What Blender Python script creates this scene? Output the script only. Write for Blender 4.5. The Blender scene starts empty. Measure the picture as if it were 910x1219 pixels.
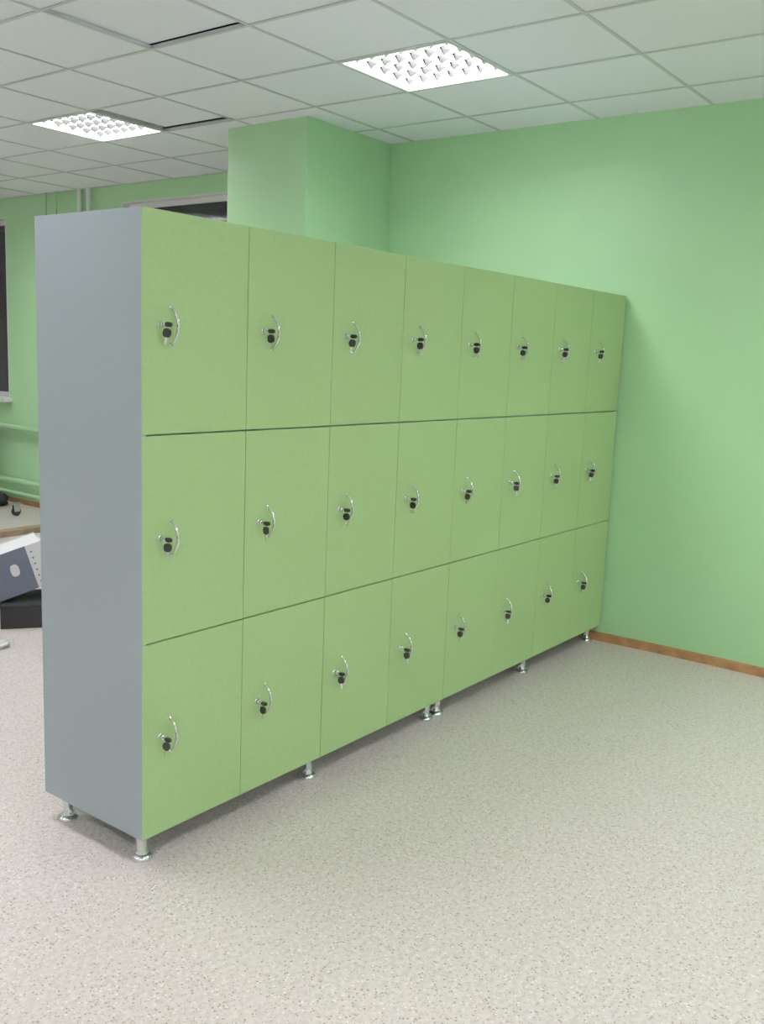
import bpy, math, random
import numpy as np
from mathutils import Vector, Matrix, noise
random.seed(4)
S=bpy.context.scene
S.view_settings.view_transform='Standard'
S.view_settings.look='None'
S.view_settings.exposure=0.0
S.view_settings.gamma=1.2

# ---------------------------------------------------------------- materials
def new_mat(name):
    m=bpy.data.materials.new(name); m.use_nodes=True
    nt=m.node_tree; b=nt.nodes['Principled BSDF']
    return m,nt,b
def simple(name,col,rough=0.5,metal=0.0,noise=0.0,nscale=40,bump=0.0,bscale=200,spec=0.5):
    m,nt,b=new_mat(name)
    b.inputs['Roughness'].default_value=rough; b.inputs['Metallic'].default_value=metal
    b.inputs['Specular IOR Level'].default_value=spec
    tc=nt.nodes.new('ShaderNodeTexCoord')
    if noise>0:
        n=nt.nodes.new('ShaderNodeTexNoise'); n.inputs['Scale'].default_value=nscale; n.inputs['Detail'].default_value=4
        nt.links.new(tc.outputs['Object'],n.inputs['Vector'])
        r=nt.nodes.new('ShaderNodeValToRGB')
        r.color_ramp.elements[0].position=0.3; r.color_ramp.elements[1].position=0.7
        r.color_ramp.elements[0].color=(*[c*(1-noise) for c in col],1)
        r.color_ramp.elements[1].color=(*[min(1,c*(1+noise)) for c in col],1)
        nt.links.new(n.outputs['Fac'],r.inputs['Fac']); nt.links.new(r.outputs['Color'],b.inputs['Base Color'])
    else: b.inputs['Base Color'].default_value=(*col,1)
    if bump>0:
        n2=nt.nodes.new('ShaderNodeTexNoise'); n2.inputs['Scale'].default_value=bscale; n2.inputs['Detail'].default_value=3
        nt.links.new(tc.outputs['Object'],n2.inputs['Vector'])
        bp_=nt.nodes.new('ShaderNodeBump'); bp_.inputs['Strength'].default_value=bump; bp_.inputs['Distance'].default_value=0.004
        nt.links.new(n2.outputs['Fac'],bp_.inputs['Height']); nt.links.new(bp_.outputs['Normal'],b.inputs['Normal'])
    return m
def emis(name,col,st):
    m,nt,b=new_mat(name)
    b.inputs['Base Color'].default_value=(0.9,0.9,0.9,1)
    b.inputs['Emission Color'].default_value=(*col,1); b.inputs['Emission Strength'].default_value=st
    return m

M_wall=simple('wall_green_paint',(0.40,0.725,0.37),0.40,noise=0.03,nscale=1.3,bump=0.25,bscale=14)
M_wwall=simple('wall_bounce_white',(0.85,0.85,0.84),0.6,noise=0.02,nscale=1.3,bump=0.2,bscale=14)  # for the unseen walls; white chosen to bounce more light into the room
M_door=simple('door_green_laminate',(0.348,0.548,0.225),0.5,noise=0.03,nscale=60,bump=0.04,bscale=300)
M_grey=simple('grey_laminate',(0.315,0.38,0.415),0.5,noise=0.02,nscale=80)
M_dark=simple('plenum_dark',(0.02,0.02,0.02),0.9)
M_chrome=simple('chrome',(0.70,0.72,0.74),0.16,metal=1.0)
M_black=simple('black_plastic',(0.012,0.012,0.014),0.35)
M_white=simple('white_plastic',(0.75,0.77,0.76),0.4)
M_tile=simple('ceiling_tile',(0.86,0.90,0.93),0.9,noise=0.02,nscale=90,bump=0.3,bscale=150)
M_bar=simple('ceiling_bar',(0.58,0.62,0.60),0.5)
M_glass=simple('night_glass',(0.012,0.014,0.018),0.06)
M_pipe=simple('white_pipe',(0.7,0.76,0.7),0.35)
M_rad=simple('green_radiator_paint',(0.40,0.68,0.37),0.35)
M_lamp=emis('lamp_panel',(1.0,1.0,0.98),40.0)
M_louv=simple('louvre_white',(0.8,0.82,0.82),0.3)
M_blade=simple('louvre_blade_shade',(0.046,0.047,0.046),0.5,spec=0.15)  # near-black so lit blades read grey; their shade is in the colour
M_skirt=simple('skirting_wood',(0.42,0.20,0.08),0.45,noise=0.3,nscale=12)
M_plank=simple('plank_wood',(0.33,0.22,0.14),0.6,noise=0.25,nscale=10)
M_card=simple('blue_grey_card',(0.13,0.15,0.22),0.6,noise=0.05)
M_paper=simple('paper_white',(0.72,0.73,0.76),0.6,noise=0.04)
M_yel=simple('yellow_fabric',(0.55,0.60,0.05),0.7)
M_fab=simple('black_fabric',(0.02,0.02,0.025),0.8,noise=0.3,nscale=50)
M_bag=simple('white_bag',(0.75,0.77,0.78),0.3,noise=0.05,nscale=20)

def floor_mat():
    m,nt,b=new_mat('speckled_linoleum'); L=nt.links; N=nt.nodes
    tc=N.new('ShaderNodeTexCoord')
    n=N.new('ShaderNodeTexNoise'); n.inputs['Scale'].default_value=60; n.inputs['Detail'].default_value=6
    L.new(tc.outputs['Object'],n.inputs['Vector'])
    base=N.new('ShaderNodeValToRGB'); base.color_ramp.elements[0].position=.35; base.color_ramp.elements[1].position=.65
    base.color_ramp.elements[0].color=(0.555,0.495,0.48,1); base.color_ramp.elements[1].color=(0.69,0.625,0.60,1)
    L.new(n.outputs['Fac'],base.inputs['Fac'])
    prev=base.outputs['Color']
    for sc,lo,thr,col in ((110,0.89,0.33,(0.31,0.21,0.14,1)),(92,0.89,0.33,(0.29,0.29,0.26,1)),(100,0.86,0.36,(0.79,0.76,0.74,1)),(150,0.80,0.40,(0.43,0.36,0.30,1))):
        v=N.new('ShaderNodeTexVoronoi'); v.inputs['Scale'].default_value=sc
        L.new(tc.outputs['Object'],v.inputs['Vector'])
        sep=N.new('ShaderNodeSeparateColor'); L.new(v.outputs['Color'],sep.inputs['Color'])
        g=N.new('ShaderNodeMath'); g.operation='GREATER_THAN'; g.inputs[1].default_value=lo; L.new(sep.outputs['Red'],g.inputs[0])
        l=N.new('ShaderNodeMath'); l.operation='LESS_THAN'; l.inputs[1].default_value=thr; L.new(v.outputs['Distance'],l.inputs[0])
        mu=N.new('ShaderNodeMath'); mu.operation='MULTIPLY'; L.new(g.outputs[0],mu.inputs[0]); L.new(l.outputs[0],mu.inputs[1])
        mx=N.new('ShaderNodeMix'); mx.data_type='RGBA'; L.new(mu.outputs[0],mx.inputs['Factor'])
        L.new(prev,mx.inputs['A']); mx.inputs['B'].default_value=col
        prev=mx.outputs['Result']
    L.new(prev,b.inputs['Base Color'])
    b.inputs['Roughness'].default_value=0.34
    return m
M_floor=floor_mat()

# ---------------------------------------------------------------- mesh builder
class MB:
    def __init__(s): s.v=[];s.f=[];s.m=[];s.sm=[];s.mats=[]
    def mi(s,mat):
        if mat not in s.mats: s.mats.append(mat)
        return s.mats.index(mat)
    def add(s,vs,fs,mat,smooth=False,M=None):
        o=len(s.v); i=s.mi(mat)
        s.v+= [tuple(M@Vector(v)) if M is not None else tuple(v) for v in vs]
        for f in fs: s.f.append([a+o for a in f]); s.m.append(i); s.sm.append(smooth)
    def box(s,a,b,mat,M=None):
        x0,y0,z0=a;x1,y1,z1=b
        vs=[(x0,y0,z0),(x1,y0,z0),(x1,y1,z0),(x0,y1,z0),(x0,y0,z1),(x1,y0,z1),(x1,y1,z1),(x0,y1,z1)]
        s.add(vs,[(0,3,2,1),(4,5,6,7),(0,1,5,4),(1,2,6,5),(2,3,7,6),(3,0,4,7)],mat,False,M)
    def lathe(s,prof,mat,M=None,n=24):
        vs=[];fs=[]
        for r,z in prof:
            for k in range(n):
                a=2*math.pi*k/n; vs.append((r*math.cos(a),r*math.sin(a),z))
        for i in range(len(prof)-1):
            for k in range(n):
                k2=(k+1)%n; fs.append((i*n+k,i*n+k2,(i+1)*n+k2,(i+1)*n+k))
        fs.append(tuple(reversed(range(n)))); fs.append(tuple((len(prof)-1)*n+k for k in range(n)))
        s.add(vs,fs,mat,True,M)
    def tube(s,pts,rad,mat,M=None,n=10,closed=False):
        P=[Vector(p) for p in pts]; vs=[];fs=[]; c=len(P)
        if not hasattr(rad,'__len__'): rad=[rad]*c
        up=None
        for i,p in enumerate(P):
            if closed: t=(P[(i+1)%c]-P[i-1]).normalized()
            else: t=(P[min(i+1,c-1)]-P[max(i-1,0)]).normalized()
            if up is None:
                up=t.orthogonal().normalized()
            else: up=(up-t*up.dot(t)).normalized()
            w=t.cross(up)
            for k in range(n):
                a=2*math.pi*k/n; vs.append(tuple(p+(up*math.cos(a)+w*math.sin(a))*rad[i]))
        for i in range(c if closed else c-1):
            j=(i+1)%c
            for k in range(n):
                k2=(k+1)%n; fs.append((i*n+k,i*n+k2,j*n+k2,j*n+k))
        if not closed:
            fs.append(tuple(reversed(range(n)))); fs.append(tuple((c-1)*n+k for k in range(n)))
        s.add(vs,fs,mat,True,M)
    def prism(s,outline,t0,t1,axis,mat,M=None):
        n=len(outline)
        def mk(p,t):
            if axis=='x': return (t,p[0],p[1])
            if axis=='y': return (p[0],t,p[1])
            return (p[0],p[1],t)
        vs=[mk(p,t0) for p in outline]+[mk(p,t1) for p in outline]
        fs=[tuple(range(n)),tuple(reversed(range(n,2*n)))]+[(i,(i+1)%n,(i+1)%n+n,i+n) for i in range(n)]
        s.add(vs,fs,mat,False,M)
    def obj(s,name,parent=None,loc=None,bevel=0,rotz=0):
        me=bpy.data.meshes.new(name); me.from_pydata(s.v,[],s.f)
        for mt in s.mats: me.materials.append(mt)
        for p,i,sm in zip(me.polygons,s.m,s.sm): p.material_index=i; p.use_smooth=sm
        import bmesh
        bm=bmesh.new(); bm.from_mesh(me); bmesh.ops.recalc_face_normals(bm,faces=bm.faces); bm.to_mesh(me); bm.free()
        if any(s.sm):
            try: me.set_sharp_from_angle(angle=math.radians(40))
            except Exception: pass
        o=bpy.data.objects.new(name,me); S.collection.objects.link(o)
        if parent: o.parent=parent
        if loc: o.location=loc
        if rotz: o.rotation_euler[2]=rotz
        if bevel:
            bv=o.modifiers.new('bevel','BEVEL'); bv.width=bevel; bv.segments=2; bv.limit_method='ANGLE'
        return o
def empty(name,loc=(0,0,0),rotz=0):
    e=bpy.data.objects.new(name,None); e.empty_display_size=.2; e.location=loc; e.rotation_euler[2]=rotz; S.collection.objects.link(e); return e
def oval(w,h,n=16,p=2.6):
    o=[]
    for k in range(n):
        a=2*math.pi*k/n; c,s_=math.cos(a),math.sin(a)
        o.append((w/2*math.copysign(abs(c)**(2/p),c),h/2*math.copysign(abs(s_)**(2/p),s_)))
    return o
def blob(name,parent,loc,size,mat,amp=.15,fr=3.0,seed=0,flat=True,sub=4):
    import bmesh
    bm=bmesh.new(); bmesh.ops.create_icosphere(bm,subdivisions=sub,radius=1)
    for v in bm.verts:
        n=noise.noise(v.co*fr+Vector((seed,seed*2,0)))+.5*noise.noise(v.co*fr*2.3+Vector((seed,0,5)))
        v.co*=1+amp*n
        v.co=Vector((v.co.x*size[0],v.co.y*size[1],max(v.co.z,-.75)*size[2]))
    zmin=min(v.co.z for v in bm.verts)
    for v in bm.verts: v.co.z-=zmin
    me=bpy.data.meshes.new(name); bm.to_mesh(me); bm.free(); me.materials.append(mat)
    for p in me.polygons: p.use_smooth=True
    o=bpy.data.objects.new(name,me); S.collection.objects.link(o); o.location=loc
    if parent: o.parent=parent
    return o

# ---------------------------------------------------------------- room
XW=3.528; XB=3.75; C=3.09; YP0=1.768; YP1=2.46; XP=2.68
X0=-5.0; Y0=-5.0; Y1=9.5; TOP=C+0.5
b=MB(); b.box((X0-.2,Y0-.2,-.1),(XB+.5,Y1+.2,0),M_floor); b.obj('floor')
b=MB(); b.box((XW,Y0,0),(XB+.5,YP0,TOP),M_wall); b.obj('wall_right')
b=MB(); b.box((XP,YP0,0),(XB+.5,YP1,TOP),M_wall); b.obj('pillar')
b=MB(); b.box((X0-.2,Y0-.2,0),(XB+.5,Y0,TOP),M_wwall); b.obj('wall_front')
b=MB(); b.box((X0-.2,Y1,0),(XB+.5,Y1+.2,TOP),M_wwall); b.obj('wall_left')
b=MB(); b.box((X0-.2,Y0,0),(X0,Y1,TOP),M_wwall); b.obj('wall_near')
WIN=[(2.62,4.92,1.09,2.94,(3.35,)),(6.79,8.8,1.09,2.90,(7.46,8.13))]
b=MB(); xo=XB+.45
ys=[YP1]+[v for w in WIN for v in w[:2]]+[Y1]
for i in range(0,len(ys),2): b.box((XB,ys[i],0),(xo,ys[i+1],TOP),M_wall)
for w in WIN:
    b.box((XB,w[0],0),(xo,w[1],w[2]),M_wall); b.box((XB,w[0],w[3]),(xo,w[1],TOP),M_wall)
b.obj('wall_back')
for i,w in enumerate(WIN):
    y0,y1,z0,z1,mul=w; e=empty('window_%d'%(i+1)); b=MB()
    xg=XB+.06
    b.box((XB-.004,y0,z1-.012),(xg,y1,z1),M_white); b.box((XB-.004,y0,z0),(xg,y0+.012,z1-.012),M_white); b.box((XB-.004,y1-.012,z0),(xg,y1,z1-.012),M_white)
    f=.055
    b.box((xg,y0,z0),(xg+.07,y1,z0+f),M_white); b.box((xg,y0,z1-f),(xg+.07,y1,z1),M_white)
    for yc in (y0+f/2,)+mul+(y1-f/2,):
        b.box((xg+.001,yc-f/2,z0+f),(xg+.069,yc+f/2,z1-f),M_white)
    b.obj('frame',e)
    b=MB(); b.box((xg+.03,y0+.03,z0+.03),(xg+.04,y1-.03,z1-.03),M_glass); b.obj('glass',e)
    b=MB(); b.box((XB-.10,y0-.05,z0-.04),(xg,y1+.05,z0+.005),M_white); b.obj('sill',e,bevel=.006)

PX=.6; PY=.66; GX=1.93; GY=0.26
fix=[(i,j) for i in (-8,-4,0) for j in (-8,-4,0,4,8)]  # fixtures beyond the visible pair are unseen, added for ambient light
b=MB()
i0=int(math.floor((X0-GX)/PX)); i1=int(math.ceil((XB-GX)/PX)); j0=int(math.floor((Y0-GY)/PY)); j1=int(math.ceil((Y1-GY)/PY))
for i in range(i0,i1):
    for j in range(j0,j1):
        if (i,j) in fix: continue
        xa=max(GX+i*PX,X0);xb=min(GX+(i+1)*PX,XB+.02);ya=max(GY+j*PY,Y0);yb=min(GY+(j+1)*PY,Y1)
        if xb-xa<.01 or yb-ya<.01: continue
        dz=random.uniform(0,.002)
        M=None
        if (i,j)==(0,3): M=Matrix.Translation((-.02,-.018,.02))
        if (i,j)==(-2,1): M=Matrix.Translation((-.014,.017,.016))
        b.box((xa+.001,ya+.001,C+dz),(xb-.001,yb-.001,C+.015+dz),M_tile,M)
b.box((X0,Y0,C+.42),(XB,Y1,C+.45),M_dark)  # black sheet above the tiles; the plenum's darkness is put into its colour
for i in range(i0,i1+1):
    x=GX+i*PX
    if X0<x<XB: b.box((x-.009,Y0,C-.004),(x+.009,Y1,C-.0005),M_bar)
for j in range(j0,j1+1):
    y=GY+j*PY
    if Y0<y<Y1: b.box((X0,y-.009,C-.0035),(XB,y+.009,C-.0004),M_bar)
b.obj('ceiling')

def light(i,j):
    x0=GX+i*PX+.011;y0=GY+j*PY+.011; w=PX-.022; h=PY-.022
    e=empty('ceiling_light',(x0,y0,C)); b=MB(); t=.012
    for a,c in (((0,0,-.006),(w,t,.06)),((0,h-t,-.006),(w,h,.06)),((0,t,-.006),(t,h-t,.06)),((w-t,t,-.006),(w,h-t,.06))):
        b.box(a,c,M_louv)
    b.box((0,0,.06),(w,h,.065),M_white)
    b.obj('housing',e)
    b=MB(); b.box((t,t,.048),(w-t,h-t,.055),M_lamp); b.obj('lamp_panel',e)
    b=MB()
    nc=5; cw=(w-2*t)/nc
    for k in range(1,nc):
        xc=t+cw*k; b.prism([(xc-.005,.026),(xc+.005,.026),(xc+.012,.044),(xc-.012,.044)],t,h-t,'y',M_louv)
    nb=7
    for k in range(nb):
        yc=t+(h-2*t)*(k+.5)/nb
        for q in range(nc):
            xa=t+cw*q+.011; xb=t+cw*(q+1)-.011; xm=(xa+xb)/2
            # V-shaped parabolic blade: widest at the lamp, apex at the bottom
            b.add([(xa,yc-.011,.042),(xb,yc-.011,.042),(xm,yc,.004),(xa,yc+.011,.042),(xb,yc+.011,.042)],[(0,1,2),(4,3,2),(0,2,3),(1,4,2),(0,3,4,1)],M_blade)
    b.obj('louvre',e)
for (i,j) in fix: light(i,j)

b=MB()
n=40
for k in range(n):
    ya=YP0+(Y0-YP0)*k/n; yb=YP0+(Y0-YP0)*(k+1)/n
    def off(y): return .004+.006*math.sin(y*2.3)+.004*math.sin(y*5.1+1)
    xa=XW-off(ya)-.008; xb=XW-off(yb)-.008
    vs=[(xa-.014,ya,0),(xa-.012,ya,.045),(xa+.002,ya,.052),(xa+.002,ya,0),(xb-.014,yb,0),(xb-.012,yb,.045),(xb+.002,yb,.052),(xb+.002,yb,0)]
    b.add(vs,[(0,1,5,4),(1,2,6,5),(2,3,7,6)],M_skirt)
b.obj('baseboard_right')
b=MB(); b.box((XB-.02,YP1,0),(XB,Y1,.05),M_skirt); b.obj('baseboard_back')
b=MB(); b.lathe([(.006,0),(.006,.004),(.003,.006),(.003,.012)],M_plank,Matrix.Translation((XW,.45,2.12))@Matrix.Rotation(-math.pi/2,4,'Y'),12); b.obj('wall_screw')

# pipes on back wall
e=empty('heating_pipes')
b=MB()
for y,r in ((5.36,.022),(5.50,.022),(5.86,.009),(6.03,.009)):
    b.tube([(XB-.045,y,0.0),(XB-.045,y,C)],r,M_pipe if r>.01 else M_rad,None,14)
b.obj('risers',e)
b=MB()
for z,r in ((.80,.028),(.25,.028),(.12,.02)):
    b.tube([(XB-.07,5.1,z),(XB-.07,9.3,z)],r,M_rad,None,14)
for y in (5.1,9.3): b.tube([(XB-.07,y,.12),(XB-.07,y,.80)],.028,M_rad,None,14)
for y in (5.3,6.5,7.9,9.1):
    for z in (.80,.25): b.box((XB-.07,y-.01,z-.01),(XB-.001,y+.01,z+.01),M_rad)
b.obj('register',e)

# clutter
bk=empty('backpack',(XB-.26,6.93,.42))
blob('body',bk,(0,0,0),(.11,.17,.24),M_fab,.12,2.0,1)
blob('pocket',bk,(-.09,-.03,.03),(.05,.12,.13),M_yel,.1,2.0,3)
b=MB(); b.tube([(.0,-.06,.36),(.05,-.05,.415),(.19,0,.418),(.18,.06,.415),(.05,.06,.40),(0,.06,.36)],.007,M_fab); b.obj('strap',bk)
sh=empty('shoe_bag',(XB-.28,6.72,0)); blob('body',sh,(0,0,0),(.14,.2,.09),M_fab,.2,2.5,6)
b=MB(); b.box((2.3,5.13,0),(3.62,5.25,.05),M_plank); b.obj('wood_plank',bevel=.004)
tl=empty('dark_trolley_caster',(3.30,6.0,0)); b=MB()
b.lathe([(.03,-.015),(.045,-.012),(.045,.012),(.03,.015)],M_black,Matrix.Translation((0,0,.045))@Matrix.Rotation(math.pi/2,4,'X'),20)
b.box((-.03,-.02,.045),(.03,-.016,.12),M_chrome); b.box((-.03,.016,.045),(.03,.02,.12),M_chrome); b.box((-.05,-.05,.118),(.05,.05,.126),M_chrome)
b.obj('wheel',tl)

# folder box leaning on a black carton (local frame: x right, y away)
bx=empty('archive_box',(1.36,2.76,0),math.radians(-35))
b=MB(); b.box((-.15,-.17,0),(.25,.2,.14),M_black); b.box((-.155,-.175,.125),(.255,.205,.145),M_fab); b.obj('base_carton',bx,bevel=.004)
b=MB(); R=Matrix.Translation((-.20,.0,.15))@Matrix.Rotation(math.radians(14),4,'Z')@Matrix.Rotation(math.radians(-17),4,'Y')
dp=.26; hh=.27
b.box((0,-dp/2-.006,0),(.25,-dp/2,hh),M_card,R)
b.prism([(p[0]+.155,p[1]+.15) for p in oval(.05,.075)],-dp/2-.0075,-dp/2-.0062,'y',M_paper,R)
b.box((.25,-dp/2-.006,0),(.36,-dp/2,hh),M_paper,R)
for k in range(6): b.box((.27,-dp/2-.0075,.03+.038*k),(.280,-dp/2-.0062,.040+.038*k),M_card,R)
b.box((0,-dp/2,0),(.006,dp/2,hh),M_card,R); b.box((.354,-dp/2,0),(.36,dp/2,hh),M_paper,R)
b.box((.006,dp/2-.006,0),(.354,dp/2,hh),M_paper,R); b.box((.006,-dp/2,0),(.354,dp/2-.006,.006),M_card,R)
b.box((.006,-dp/2,hh-.012),(.354,dp/2-.006,hh-.006),M_paper,R)
b.obj('folder_box',bx)
blob('plastic_bag',None,(.90,2.42,0),(.11,.07,.022),M_bag,.35,2.6,9)

# ---------------------------------------------------------------- locker bank
L=3.508; D=.533; H=2.077; h0=.10; z1=1.411; z2=.754
lk=empty('locker_bank')
b=MB(); T=.018; U=L/4
for u in range(4):
    xa=u*U+.0005; xb=(u+1)*U-.0005
    b.box((xa,.0 if u==0 else .02,h0),(xa+T,D,H),M_grey); b.box((xb-T,.0 if u==3 else .02,h0),(xb,D,H),M_grey)
    b.box((xa+T,.02,h0+.002),(xb-T,D,h0+.02),M_grey); b.box((xa+T,.02,H-.02),(xb-T,D,H-.002),M_grey)
    for z in (z1,z2): b.box((xa+T,.022,z-.009),(xb-T,D-.01,z+.009),M_grey)
    xm=(xa+xb)/2; b.box((xm-.009,.022,h0+.02),(xm+.009,D-.01,H-.02),M_grey)
    b.box((xa+T,D-.006,h0+.02),(xb-T,D,H-.02),M_grey)
b.obj('carcass',lk)
rows=[(z1,H),(z2,z1),(h0,z2)]
W=L/8
for r,(za,zb) in enumerate(rows):
    for c in range(8):
        g=.0013
        xa=c*W+g; xb=(c+1)*W-g
        if r==2 and c==4: xb=(c+1)*W-.0002
        if r==2 and c==5: xa=c*W+.0002
        b=MB(); b.box((xa,-.001,za+(.0026 if r<2 else 0)),(xb,.018,zb-(.0026 if r>0 else 0)),M_door)
        b.obj('door_%d_%d'%(r+1,c+1),lk,bevel=.0008)
hz=[1.742,1.083,.428]
def hardware(x,z,kind):
    b=MB(); pts=[];rad=[]
    for k in range(17):
        t=k/16; a=-1+2*t
        pts.append((x,-.002-.033*(1-a*a)**.8 if abs(a)<1 else -.0005,z+.056*a)); rad.append(.0034+.0022*(1-a*a))
    b.tube(pts,rad,M_chrome)
    for s in (-1,1):
        b.lathe([(.007,0),(.007,.003),(.004,.006)],M_chrome,Matrix.Translation((x,-.0005,z+s*.056))@Matrix.Rotation(math.pi/2,4,'X'),12)
    b.obj('handle',lk)
    lx=x-.042; lz=z+.004
    b=MB(); R=Matrix.Translation((lx,-.0005,lz))@Matrix.Rotation(math.pi/2,4,'X')
    b.lathe([(.0125,0),(.0125,.003),(.011,.005),(.0095,.006),(.0095,.017),(.008,.0185)],M_chrome,R,20)
    b.obj('lock',lk)
    tilt={0:0,1:math.radians(80)}[kind]
    b=MB(); K=Matrix.Translation((lx,-.018,lz))@Matrix.Rotation(tilt,4,'Y')
    b.box((-.001,-.012,-.0035),(.001,.0,.0035),M_chrome,K)
    b.prism([(p[0]-.022,p[1]) for p in oval(.028,.015)],-.0035,.0035,'x',M_black,K)
    rc=Vector((lx,-.036,lz-.009)); ring=[(rc.x+.001,rc.y+.008*math.cos(a),rc.z+.008*math.sin(a)) for a in [2*math.pi*k/16 for k in range(16)]]
    b.tube(ring,.0009,M_chrome,None,6,True)
    a=random.uniform(-.3,.3)
    K2=Matrix.Translation((lx,-.036,lz-.012))@Matrix.Rotation(a,4,'X')@Matrix.Rotation(random.uniform(-.2,.9),4,'Z')
    b.prism([(p[0],p[1]-.013) for p in oval(.026,.028)],-.0035,.0035,'x',M_black,K2)
    b.prism([(-.0035,-.024),(.0035,-.024),(.0035,-.030),(.0024,-.033),(.0035,-.036),(.0022,-.040),(.0035,-.043),(.002,-.050),(-.0035,-.047)],-.001,.001,'x',M_chrome,K2)
    b.obj('key',lk)
for r in range(3):
    for c in range(8):
        hardware(c*W+.114+random.uniform(-.003,.003),hz[r]+random.uniform(-.003,.003),1 if (r==2 and c in (1,5,7)) else 0)
b=MB()
for fx_ in (.05,.877,1.712,1.80,2.64,3.455):
    for fy_ in (.062,D-.062):
        b.lathe([(.036,0),(.036,.006),(.033,.012),(.022,.018),(.0205,.024),(.0165,.03),(.0185,.06),(.023,h0-.004),(.028,h0-.003),(.028,h0+.001)],M_chrome,Matrix.Translation((fx_,fy_,0)),28)
b.obj('feet',lk)

# camera
cam=bpy.data.cameras.new('camera'); co=bpy.data.objects.new('camera',cam); S.collection.objects.link(co)
Rm=Matrix.Rotation(-0.92824,3,'Z')@Matrix.Rotation(1.40793,3,'X')@Matrix.Rotation(0.04032,3,'Z')
co.matrix_world=Matrix.Translation((-1.84010,-2.29306,1.67680))@Rm.to_4x4()
cam.sensor_fit='VERTICAL'; cam.sensor_height=24; cam.lens=24*1129.27752/1219; cam.clip_start=.05
S.camera=co
w=bpy.data.worlds.new('night'); S.world=w; w.use_nodes=True
w.node_tree.nodes['Background'].inputs[0].default_value=(0.01,0.012,0.02,1); w.node_tree.nodes['Background'].inputs[1].default_value=1
